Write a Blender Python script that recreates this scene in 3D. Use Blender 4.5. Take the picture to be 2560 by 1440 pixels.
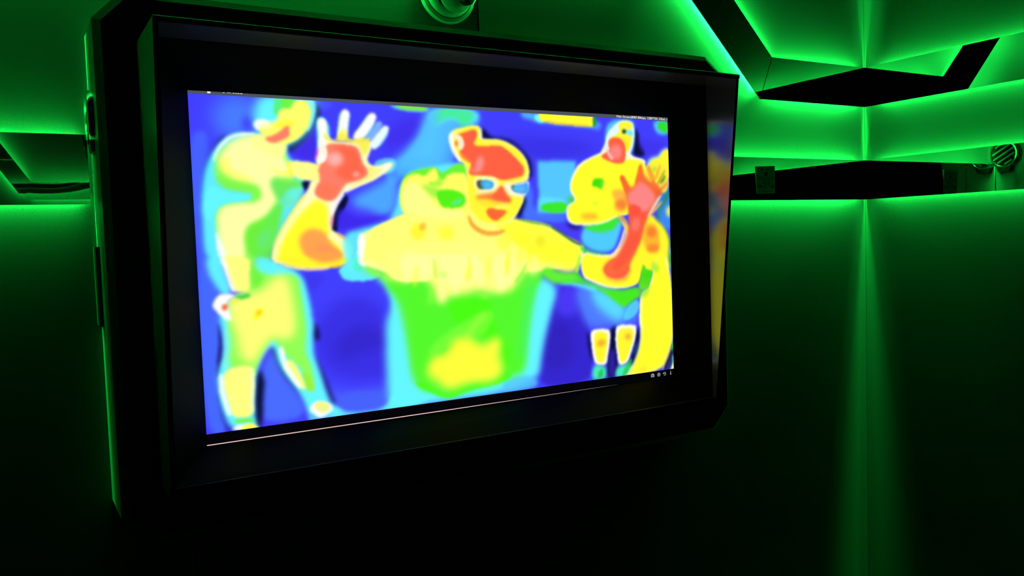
import bpy, math, random
import numpy as np
from mathutils import Vector, Matrix

# ---------------------------------------------------------------- clear
for o in list(bpy.data.objects):
    bpy.data.objects.remove(o, do_unlink=True)
SC = bpy.context.scene
COL = SC.collection
random.seed(4)

# ---------------------------------------------------------------- camera, world, exposure
# metres; the corner of the back and right wall mirrors is x = y = 0, camera height is z = 0
CAM = Vector((-2.8172, -2.1330, 0.0))
cd = bpy.data.cameras.new('camera')
cd.sensor_width = 36.0
cd.lens = 2097.79 / 2560 * 36.0
cd.clip_start = 0.02
cam = bpy.data.objects.new('camera', cd)
COL.objects.link(cam)
yaw, pit, rol = 0.522447, -0.0577388, -0.0325935
F = Vector((math.sin(yaw) * math.cos(pit), math.cos(yaw) * math.cos(pit), math.sin(pit)))
R = Vector((math.cos(yaw), -math.sin(yaw), 0))
U = R.cross(F)
R2 = R * math.cos(rol) + U * math.sin(rol)
U2 = U * math.cos(rol) - R * math.sin(rol)
M = Matrix((R2, U2, -F)).transposed().to_4x4()
M.translation = CAM
cam.matrix_world = M
SC.camera = cam

w = bpy.data.worlds.new('world')
w.use_nodes = True
w.node_tree.nodes['Background'].inputs[0].default_value = (0, 0, 0, 1)
w.node_tree.nodes['Background'].inputs[1].default_value = 0
SC.world = w
SC.view_settings.view_transform = 'Standard'
SC.view_settings.look = 'None'
SC.view_settings.gamma = 1
SC.view_settings.exposure = 0
SC.view_settings.use_curve_mapping = False
SC.cycles.max_bounces = 10
SC.cycles.glossy_bounces = 8
SC.cycles.diffuse_bounces = 4
SC.cycles.sample_clamp_indirect = 4

LED_COLOR = (0.010, 1.0, 0.085)
LED_POWER = 2450.0

# ---------------------------------------------------------------- materials
def lin(c):
    c = c / 255.0
    return c / 12.92 if c <= 0.04045 else ((c + 0.055) / 1.055) ** 2.4

def srgb(r, g, b):
    return (lin(r), lin(g), lin(b), 1)

def mat(name, color=(.5, .5, .5), metal=0.0, rough=.5, spec=.5, emit=None, power=0.0):
    m = bpy.data.materials.new(name)
    m.use_nodes = True
    b = m.node_tree.nodes['Principled BSDF']
    b.inputs['Base Color'].default_value = (*color[:3], 1)
    b.inputs['Metallic'].default_value = metal
    b.inputs['Roughness'].default_value = rough
    b.inputs['Specular IOR Level'].default_value = spec
    if emit:
        b.inputs['Emission Color'].default_value = (*emit[:3], 1)
        b.inputs['Emission Strength'].default_value = power
    return m

def brushed(name, color, rough, aniso, metal, bump=.02):
    """hairline steel: brush lines run horizontally (uv.x is the vertical direction)"""
    m = mat(name, color, metal, rough)
    nt = m.node_tree
    b = nt.nodes['Principled BSDF']
    b.inputs['Anisotropic'].default_value = aniso
    tg = nt.nodes.new('ShaderNodeTangent')
    tg.direction_type = 'UV_MAP'
    tg.uv_map = 'UVMap'
    nt.links.new(tg.outputs[0], b.inputs['Tangent'])
    tc = nt.nodes.new('ShaderNodeUVMap')
    tc.uv_map = 'UVMap'
    mp = nt.nodes.new('ShaderNodeMapping')
    mp.inputs['Scale'].default_value = (420, 1.6, 1)
    nz = nt.nodes.new('ShaderNodeTexNoise')
    nz.inputs['Scale'].default_value = 1.0
    nz.inputs['Detail'].default_value = 3.0
    nt.links.new(tc.outputs[0], mp.inputs[0])
    nt.links.new(mp.outputs[0], nz.inputs[0])
    mr = nt.nodes.new('ShaderNodeMapRange')
    mr.inputs['To Min'].default_value = rough * .92
    mr.inputs['To Max'].default_value = rough * 1.08
    nt.links.new(nz.outputs[0], mr.inputs[0])
    nt.links.new(mr.outputs[0], b.inputs['Roughness'])
    mx = nt.nodes.new('ShaderNodeMix')
    mx.data_type = 'RGBA'
    mx.inputs['A'].default_value = (*[c * .93 for c in color], 1)
    mx.inputs['B'].default_value = (*[min(1, c * 1.07) for c in color], 1)
    nt.links.new(nz.outputs[0], mx.inputs['Factor'])
    nt.links.new(mx.outputs['Result'], b.inputs['Base Color'])
    return m

M_PANEL = brushed('brushed_steel_panel', (.022, .023, .022), .48, .75, .0)
_p = M_PANEL.node_tree.nodes['Principled BSDF']      # fine hairline finish glows at grazing light
_p.inputs['Sheen Weight'].default_value = 1.0
_p.inputs['Sheen Roughness'].default_value = .31
M_HOOD = brushed('dark_steel_hood', (.19, .195, .19), .20, .3, .8)
M_HOOD_LIT = brushed('steel_hood_lit_outside', (.50, .52, .51), .34, .3, .9)  # same sheet as the hood, brighter colour stands in for light outside
M_HOUSING = brushed('steel_housing_side', (.22, .23, .225), .36, .4, .7)
M_MIRROR = mat('mirror_glass', (.80, .82, .81), 1.0, .012)
M_WAVY = mat('mirror_film', (.70, .72, .71), 1.0, .015)
nt = M_WAVY.node_tree
_g = nt.nodes.new('ShaderNodeNewGeometry')
_n = nt.nodes.new('ShaderNodeTexNoise')
_n.inputs['Scale'].default_value = 1.9
_n.inputs['Detail'].default_value = 0.0
_b = nt.nodes.new('ShaderNodeBump')
_b.inputs['Strength'].default_value = 1.0
_b.inputs['Distance'].default_value = .010
nt.links.new(_g.outputs['Position'], _n.inputs['Vector'])
nt.links.new(_n.outputs[0], _b.inputs['Height'])
nt.links.new(_b.outputs[0], nt.nodes['Principled BSDF'].inputs['Normal'])
M_SPACER = mat('black_blocking_spacer', (.01, .01, .01), 0, .9, .1)
M_LED = mat('green_led', (0, 0, 0), 0, .6, .1, LED_COLOR, LED_POWER)
M_LED_NARROW = mat('green_led_narrow', (0, 0, 0), 0, .6, .1, LED_COLOR, LED_POWER * 2.3)
M_LED_SLANT = mat('green_led_slant', (0, 0, 0), 0, .6, .1, LED_COLOR, LED_POWER * 1.7)
M_BLACK = mat('black_acrylic', (.0035, .0035, .0035), 0, .45, .25)
M_EDGE = mat('black_satin_edge', (.008, .009, .008), 0, .45, .4)
M_BEZEL = mat('black_bezel', (.0042, .0046, .0042), 0, .5, .09)
M_DARK = mat('dark_wall_lining', (.012, .013, .012), 0, .8, .1)
M_FLOOR = mat('dark_rubber_floor', (.02, .02, .02), 0, .7, .2)
M_WHITE = mat('white_plastic', (.15, .155, .15), 0, .4, .4)
M_GREYRING = mat('pale_plastic_ball', (.15, .155, .15), 0, .45, .4)
M_LENS = mat('black_lens_window', (.004, .004, .004), 0, .12, .5)
M_CHROME = mat('polished_chrome', (.62, .64, .63), 1.0, .16)
M_SATIN = mat('satin_nickel', (.42, .44, .43), 1.0, .33)
M_VENT_LIT = mat('lit_vent_plate', (.60, .62, .61), 0, .55, .4)  # left vent plate, the light on its face put into the colour
M_VOID = mat('vent_void', (.003, .003, .003), 0, .8, .1)
M_PLATE = mat('black_plate', (.006, .006, .006), 0, .5, .3)
M_TRUNK = mat('grey_trunking', (.40, .42, .41), .3, .45, .4)
M_PAPER = mat('paper_card', (.24, .25, .24), 0, .7, .2)
M_INK = mat('black_ink', (.012, .012, .012), 0, .7, .2)
M_GREYINK = mat('grey_ink', (.10, .10, .10), 0, .7, .2)

def emit_mat(name, rgb, power=1.0):
    m = bpy.data.materials.new(name)
    m.use_nodes = True
    nt = m.node_tree
    nt.nodes.remove(nt.nodes['Principled BSDF'])
    e = nt.nodes.new('ShaderNodeEmission')
    e.inputs[0].default_value = srgb(*rgb)
    e.inputs[1].default_value = power
    nt.links.new(e.outputs[0], nt.nodes['Material Output'].inputs[0])
    return m

M_BAR = emit_mat('title_bar_grey', (78, 84, 94))
M_TOOL = emit_mat('tool_bar_black', (5, 4, 9))
M_TEXT = emit_mat('caption_white', (255, 255, 255))
M_ICON = emit_mat('icon_grey', (165, 168, 170))
M_LINE = emit_mat('window_border_pink', (255, 214, 210))
M_PIC = bpy.data.materials.new('lit_thermal_picture')
M_PIC.use_nodes = True
nt = M_PIC.node_tree
nt.nodes.remove(nt.nodes['Principled BSDF'])
_e = nt.nodes.new('ShaderNodeEmission')
_a = nt.nodes.new('ShaderNodeAttribute')
_a.attribute_name = 'picture'
nt.links.new(_a.outputs['Color'], _e.inputs[0])
nt.links.new(_e.outputs[0], nt.nodes['Material Output'].inputs[0])

# ---------------------------------------------------------------- mesh helpers
def tag(o, label=None, cat=None, group=None, kind=None):
    if label: o['label'] = label
    if cat: o['category'] = cat
    if group: o['group'] = group
    if kind: o['kind'] = kind
    return o

def empty(name, loc=(0, 0, 0)):
    o = bpy.data.objects.new(name, None)
    o.empty_display_size = .05
    COL.objects.link(o)
    o.location = loc
    return o

class MB:
    """collects faces for ONE mesh object"""
    def __init__(self):
        self.v = []
        self.f = []
        self.smooth = []
    def add(self, vs, fs, smooth=False):
        n = len(self.v)
        self.v += [tuple(p) for p in vs]
        self.f += [tuple(i + n for i in f) for f in fs]
        self.smooth += [smooth] * len(fs)
        return self
    def prism(self, back, front):
        """closed solid between two matching loops"""
        k = len(back)
        fs = [tuple(range(k))[::-1], tuple(range(k, 2 * k))]
        for i in range(k):
            j = (i + 1) % k
            fs.append((i, j, k + j, k + i))
        return self.add(list(back) + list(front), fs)
    def box(self, a, b):
        (x0, y0, z0), (x1, y1, z1) = a, b
        lo = [(x0, y0, z0), (x1, y0, z0), (x1, y1, z0), (x0, y1, z0)]
        hi = [(x, y, z1) for x, y, z in lo]
        return self.prism(lo, hi)
    def lathe(self, prof, fn, n=48, cap0=True, cap1=True):
        """prof = [(radius, depth)], fn(x, y, depth) -> point"""
        vs, fs = [], []
        for r, d in prof:
            for k in range(n):
                t = 2 * math.pi * k / n
                vs.append(fn(r * math.cos(t), r * math.sin(t), d))
        for i in range(len(prof) - 1):
            for k in range(n):
                j = (k + 1) % n
                fs.append((i * n + k, i * n + j, (i + 1) * n + j, (i + 1) * n + k))
        if cap0: fs.append(tuple(range(n))[::-1])
        if cap1: fs.append(tuple(range((len(prof) - 1) * n, len(prof) * n)))
        return self.add(vs, fs, True)
    def tube(self, pts, r, n=14):
        pts = [Vector(p) for p in pts]
        vs, fs = [], []
        for i, p in enumerate(pts):
            d = (pts[min(i + 1, len(pts) - 1)] - pts[max(i - 1, 0)]).normalized()
            a = d.orthogonal().normalized()
            if abs(d.z) > .7:
                a = Vector((1, 0, 0)) - d * d.x
                a.normalize()
            b = d.cross(a)
            for k in range(n):
                t = 2 * math.pi * k / n
                vs.append(p + a * (r * math.cos(t)) + b * (r * math.sin(t)))
        for i in range(len(pts) - 1):
            for k in range(n):
                j = (k + 1) % n
                fs.append((i * n + k, i * n + j, (i + 1) * n + j, (i + 1) * n + k))
        fs += [tuple(range(n))[::-1], tuple(range((len(pts) - 1) * n, len(pts) * n))]
        return self.add(vs, fs, True)
    def build(self, name, m, parent=None, uv=None, bevel=0, local=False):
        me = bpy.data.meshes.new(name)
        me.from_pydata(self.v, [], self.f)
        me.polygons.foreach_set('use_smooth', self.smooth)
        me.update()
        if uv:
            ul = me.uv_layers.new(name='UVMap')
            co = [uv(v.co) for v in me.vertices]
            for l in me.loops:
                ul.data[l.index].uv = co[l.vertex_index]
        me.materials.append(m)
        import bmesh
        bm = bmesh.new()
        bm.from_mesh(me)
        bmesh.ops.recalc_face_normals(bm, faces=bm.faces)
        bm.to_mesh(me)
        bm.free()
        o = bpy.data.objects.new(name, me)
        COL.objects.link(o)
        if parent:
            o.parent = parent
            if not local:                     # vertices were given in world space
                me.transform(parent.matrix_world.inverted())
        if any(self.smooth):
            try:
                me.set_sharp_from_angle(angle=math.radians(35))
            except Exception:
                pass
        if bevel:
            bv = o.modifiers.new('bevel', 'BEVEL')
            bv.width = bevel
            bv.segments = 2
            bv.limit_method = 'ANGLE'
        return o

# wall-plane coordinates: a runs along the wall, z is up, d goes INTO the wall from the mirror face
DEPTH = 6.0                         # front wall behind the camera
def on_back(a, z, d): return (a, d, z)
def on_back_left(a, z, d): return (a, d + .008, z)     # left part of the wall lies 8 mm deeper
def on_right(a, z, d): return (d, a, z)
def on_front(a, z, d): return (a, -DEPTH - d, z)
def uv_back(co): return (co.z, co.x)
def uv_right(co): return (co.z, co.y)

FLOOR, CEIL, LEFT = -1.6, 1.38, -3.6
PD = .0095                           # panel face lies this far behind the mirror face

# ---------------------------------------------------------------- room shell
def slab(name, a, b, m, side=None):
    return tag(MB().box(a, b).build(name, m), kind='structure')
slab('floor', (LEFT - .1, -DEPTH - .2, FLOOR - .1), (.2, .2, FLOOR), M_FLOOR)
slab('ceiling', (LEFT - .1, -DEPTH - .2, CEIL), (.2, .2, CEIL + .1), M_DARK)
W_BACK = slab('wall_back', (LEFT, PD + .0265, FLOOR), (.12, .16, CEIL), M_DARK)
W_RIGHT = slab('wall_right', (PD + .018, -DEPTH - .04, FLOOR), (.12, PD + .018, CEIL), M_DARK)
W_FRONT = slab('wall_front', (LEFT, -DEPTH - .16, FLOOR), (PD + .018, -DEPTH - PD - .018, CEIL), M_DARK)
W_LEFT = slab('wall_left', (LEFT - .1, -DEPTH - .16, FLOOR), (LEFT, .16, CEIL), M_DARK)

def panel(wall, fn, poly, uv):
    MB().prism([fn(a, z, PD + .018) for a, z in poly], [fn(a, z, PD) for a, z in poly]).build('panel', M_PANEL, wall, uv)

G = .0012                           # half a panel joint
# heights of the two mirror strips
U0, U1 = .4633, .6127
L0, L1 = .1098, .2598
UM, LM = (U0 + U1) / 2, (L0 + L1) / 2
JB = -.528                          # knee of the slanted strip on the back wall (centre line)
TOPM = .97                         # centre height of the high strip left of the slant
JT = JB - (TOPM - UM)
SEAM = -1.664
# back wall panels (joints between them run hidden behind the mirror strips)
panel(W_BACK, on_back, [(-2.5 + G, FLOOR), (PD, FLOOR), (PD, LM - G), (-2.5 + G, LM - G)], uv_back)
panel(W_BACK, on_back_left, [(LEFT, FLOOR), (-2.5 - G, FLOOR), (-2.5 - G, LM - G), (LEFT, LM - G)], uv_back)
panel(W_BACK, on_back, [(SEAM + .0002, LM + G), (PD, LM + G), (PD, UM - G), (JB, UM - G), (JT, TOPM - G), (SEAM + .0002, TOPM - G)], uv_back)
panel(W_BACK, on_back_left, [(LEFT, LM + G), (SEAM - .0002, LM + G), (SEAM - .0002, TOPM - G), (LEFT, TOPM - G)], uv_back)
panel(W_BACK, on_back, [(JB, UM + G), (PD, UM + G), (PD, CEIL), (JT, CEIL), (JT, TOPM + G)], uv_back)
panel(W_BACK, on_back, [(LEFT, TOPM + G), (JT - 2 * G, TOPM + G), (JT - 2 * G, CEIL), (LEFT, CEIL)], uv_back)
# right wall panels
YS = [PD, -2.0, -4.0, -DEPTH - PD]
for y1, y0 in zip(YS[:-1], YS[1:]):
    for z0, z1 in ((FLOOR, LM - G), (LM + G, UM - G), (UM + G, CEIL)):
        panel(W_RIGHT, on_right, [(y0 + G, z0), (y1 - G, z0), (y1 - G, z1), (y0 + G, z1)], uv_right)
# front wall panels, seen only in the mirrors
JF = -2.78
TOPF = 1.20
JFT = JF - .64 * (TOPF - UM)
panel(W_FRONT, on_front, [(LEFT, FLOOR), (PD, FLOOR), (PD, LM - G), (LEFT, LM - G)], uv_back)
panel(W_FRONT, on_front, [(LEFT, LM + G), (PD, LM + G), (PD, UM - G), (JF, UM - G), (JFT, TOPF - G), (LEFT, TOPF - G)], uv_back)
panel(W_FRONT, on_front, [(JF, UM + G), (PD, UM + G), (PD, CEIL), (JFT, CEIL), (JFT, TOPF + G)], uv_back)

# ---------------------------------------------------------------- mirror strips with LED edges
REC = .040                          # the LED strips sit this far behind the mirror edge
def inset(poly, t):
    n = len(poly)
    area = sum(poly[i][0] * poly[(i + 1) % n][1] - poly[(i + 1) % n][0] * poly[i][1] for i in range(n))
    s = 1 if area > 0 else -1
    out = []
    for i in range(n):
        p0, p1, p2 = (Vector(poly[(i + k) % n]) for k in (-1, 0, 1))
        d1, d2 = (p1 - p0).normalized(), (p2 - p1).normalized()
        n1, n2 = Vector((-d1.y, d1.x)) * s, Vector((-d2.y, d2.x)) * s
        b = (n1 + n2)
        out.append(tuple(p1 + b * (t / max(.2, (1 + n1.dot(n2))))))
    return out

def mirror_strip(label, fn_, poly, led_edges, m=None, reach=0, sink=0, rec=REC, led_m=None):
    fn = lambda a, z, d: fn_(a, z, d + sink)      # sink: how much closer to the panel this strip sits
    pd = PD - sink
    base = Vector(fn(*poly[0], 0))
    t = empty('mirror_strip', base)
    bpy.context.view_layer.update()
    tag(t, label, 'mirror')
    MB().prism([fn(a, z, .003) for a, z in poly], [fn(a, z, 0) for a, z in poly]).build('mirror_glass', m or M_MIRROR, t)
    ins = inset(poly, rec + .001)
    MB().prism([fn(a, z, pd) for a, z in ins], [fn(a, z, .0032) for a, z in ins]).build('blocking_spacer', M_SPACER, t)  # unseen block added to keep LED light out of the cavity
    led = inset(poly, rec)
    for i, j in led_edges:
        p, q = led[i], led[j]
        if reach:                         # some strips run on past the recess, up to the housing
            p, q = [(c[0] + reach if c[0] > -3 else c[0], c[1]) for c in (p, q)]
        MB().add([fn(*p, .0036), fn(*q, .0036), fn(*q, pd - .0004), fn(*p, pd - .0004)], [(0, 1, 2, 3)]).build('led_strip', led_m or M_LED, t)
    return t

BX0, BX1 = -.855, -2.684            # mirrors stop at the display housing
h = .075
k22 = h * math.tan(math.radians(22.5))
# back wall
mirror_strip('lower mirror strip on the back wall between the display and the corner', on_back,
             [(BX0, L0), (0, L0), (0, L1), (BX0, L1)], [(0, 1), (2, 3)])
mirror_strip('upper mirror strip on the back wall, from the corner to the slanted one', on_back,
             [(JB - k22, U0), (0, U0), (0, U1), (JB + k22, U1)], [(0, 1), (2, 3)])
mirror_strip('slanted mirror strip rising left above the display', on_back,
             [(JB - k22, U0), (JB + k22, U1), (JT + k22 + .003, TOPM + h - .003), (JT - k22 + .003, TOPM - h - .003)], [(1, 2), (3, 0)], sink=.0015, rec=.022, led_m=M_LED_SLANT)
mirror_strip('mirror strip high up on the back wall, seen only in reflections', on_back,
             [(LEFT, TOPM - h), (JT - k22, TOPM - h), (JT + k22, TOPM + h), (LEFT, TOPM + h)], [(0, 1), (2, 3)], sink=.0025, rec=.028, led_m=M_LED_NARROW)
mirror_strip('mirror strip left of the display at the left edge of the photo', on_back_left,
             [(LEFT, .111), (BX1, .111), (BX1, .269), (LEFT, .269)], [(0, 1), (2, 3)], reach=.012, sink=.0025, rec=.028, led_m=M_LED_NARROW)
# right wall
mirror_strip('lower mirror strip on the right wall', on_right,
             [(-.80, L0), (0, L0), (0, L1), (-.80, L1)], [(0, 1), (2, 3)])
mirror_strip('upper mirror strip on the right wall', on_right,
             [(-.80, U0), (0, U0), (0, U1), (-.80, U1)], [(0, 1), (2, 3)])
# front wall
mirror_strip('wavy mirror strip on the front wall seen in the left mirror', on_front,
             [(JF - k22, U0), (0, U0), (0, U1), (JF + k22, U1)], [(0, 1), (2, 3)], m=M_WAVY, led_m=M_LED_SLANT)
mirror_strip('slanted mirror strip on the front wall seen in the left mirror', on_front,
             [(JF - k22, U0), (JF + k22, U1), (JFT + k22, TOPF + h), (JFT - k22, TOPF - h)], [(1, 2), (3, 0)], led_m=M_LED_SLANT)

# ---------------------------------------------------------------- wall display
th, tl = 0.01814342, -0.00501974
e3 = Vector((math.cos(th), math.sin(th), 0))
n0 = Vector((math.sin(th), -math.cos(th), 0))
up3 = Vector((0, 0, 1)) * math.cos(tl) + n0 * math.sin(tl)
n3 = n0 * math.cos(tl) - Vector((0, 0, 1)) * math.sin(tl)
C3 = Vector((-1.82090, -.2, -.034709))
DW, DH = 1.355703, .741712          # the lit picture, 1280 x 720 units
TV = empty('wall_display')
TV.matrix_world = Matrix(((e3.x, -n3.x, up3.x, C3.x), (e3.y, -n3.y, up3.y, C3.y), (e3.z, -n3.z, up3.z, C3.z), (0, 0, 0, 1)))
bpy.context.view_layer.update()
tag(TV, 'large wall screen showing a thermal camera picture in a deep dark hood', 'display')
# local frame: x along the screen, -y out of the screen, z up
def T(u, v, o): return (u, -o, v)
def wall_o(u, v, y):
    return (y - C3.y - e3.y * u - up3.y * v) / n3.y
def uv_tv(co): return (co.z, co.x)

# housing: chamfered box between the wall and the hood, steel sides and black face with a bevelled edge
BL_, BR_, BT_, BB_, CH = -.851, .955, .588, -.603, .062
oct_ = [(BL_, BB_ + CH), (BL_ + CH, BB_), (BR_ - .07, BB_), (BR_, BB_ + .075), (BR_, BT_ - .052), (BR_ - .07, BT_), (BL_ + CH, BT_), (BL_, BT_ - CH)]
FO = -.04
octi = inset(oct_, .016)
k = len(oct_)
mb = MB()
rear = [T(u, v, wall_o(u, v, PD - .0005 + (.008 if u < .3 else 0))) for u, v in oct_]
frnt = [T(u, v, FO - .012) for u, v in oct_]
for i in range(k):
    j = (i + 1) % k
    mb.add([rear[i], rear[j], frnt[j], frnt[i]], [(0, 1, 2, 3)])
mb.build('housing_side', M_HOUSING, TV, lambda co: (co.z, co.y), local=True)
mb = MB()
for i in range(k):
    j = (i + 1) % k
    mb.add([T(*oct_[i], FO - .012), T(*oct_[j], FO - .012), T(*octi[j], FO), T(*octi[i], FO)], [(0, 1, 2, 3)])
mb.build('housing_edge', M_EDGE, TV, local=True)
MB().add([T(u, v, FO) for u, v in octi], [tuple(range(k))]).build('housing_face', M_BLACK, TV, local=True)

# hood: four sheet-metal sides, deeper at the top than at the bottom
HU, HT, HB = .770, .4765, -.473
OT, OB, OBK = .200, .090, FO
tk = .010
def lip(v): return OB + (OT - OB) * (v - HB) / (HT - HB)
def sheet(name, quad_in, quad_out):
    return MB().prism([T(*p) for p in quad_in], [T(*p) for p in quad_out]).build(name, M_HOOD, TV, uv_tv, local=True)
for s in (-1, 1):
    a, b = s * HU, s * (HU - tk)
    q = lambda u: [(u, HB, OBK), (u, HB, lip(HB)), (u, HT, lip(HT)), (u, HT, OBK)]
    o = sheet('hood_side', q(b), q(a))
    o.data.materials.append(M_HOOD_LIT)
    o.data.materials.append(M_BEZEL)
    for p in o.data.polygons:
        if p.normal.x * s > .9: p.material_index = 1
        elif p.normal.y < -.7: p.material_index = 2
ui = HU - tk - .0004
ht = sheet('hood_top', [(-ui, HT - tk, OBK), (ui, HT - tk, OBK), (ui, HT - tk, lip(HT - tk)), (-ui, HT - tk, lip(HT - tk))],
      [(-ui, HT, OBK), (ui, HT, OBK), (ui, HT, lip(HT)), (-ui, HT, lip(HT))])
ht.data.materials.append(M_BEZEL)
for p in ht.data.polygons:
    if p.normal.y < -.7: p.material_index = 1
hb = sheet('hood_bottom', [(-ui, HB, OBK), (ui, HB, OBK), (ui, HB, lip(HB)), (-ui, HB, lip(HB))],
      [(-ui, HB + .016, OBK), (ui, HB + .016, OBK), (ui, HB + .016, lip(HB + .016) - .004), (-ui, HB + .016, lip(HB + .016) - .004)])

hb.data.materials.append(M_BEZEL)
for p in hb.data.polygons:
    if p.normal.y < -.7: p.material_index = 1

lt = lip(HT)
he = MB().tube([T(u, HT - .0045, lt - .004) for u in (-HU, 0, HU)], .0068, 32).build('hood_edge', M_CHROME, TV, local=True)
he.data.materials.append(M_BEZEL)                       # chrome roll added for the edge highlight, underside blackened against screen reflections
for p in he.data.polygons:
    if p.normal.z < .35: p.material_index = 1

# bezel: four mitred strips sloping from the hood down to the screen
def dx(x): return (x / 1280 - .5) * DW
def dz(y): return (.5 - y / 720) * DH
OIN, OUT = .0022, .078
inn = [(dx(0), dz(746.2)), (dx(1280), dz(742.0)), (dx(1280), dz(-10.2)), (dx(0), dz(-6.2))]
ou = HU - tk - .001
outq = [(-ou, HB + .0165), (ou, HB + .0165), (ou, HT - tk - .001), (-ou, HT - tk - .001)]
for i in range(4):
    j = (i + 1) % 4
    front = [T(*outq[i], OUT), T(*outq[j], OUT), T(*inn[j], OIN), T(*inn[i], OIN)]
    back = [T(*outq[i], OUT - .012), T(*outq[j], OUT - .012), T(*inn[j], OIN - .0012), T(*inn[i], OIN - .0012)]
    MB().prism(back, front).build('bezel', M_BEZEL, TV, local=True)

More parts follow.
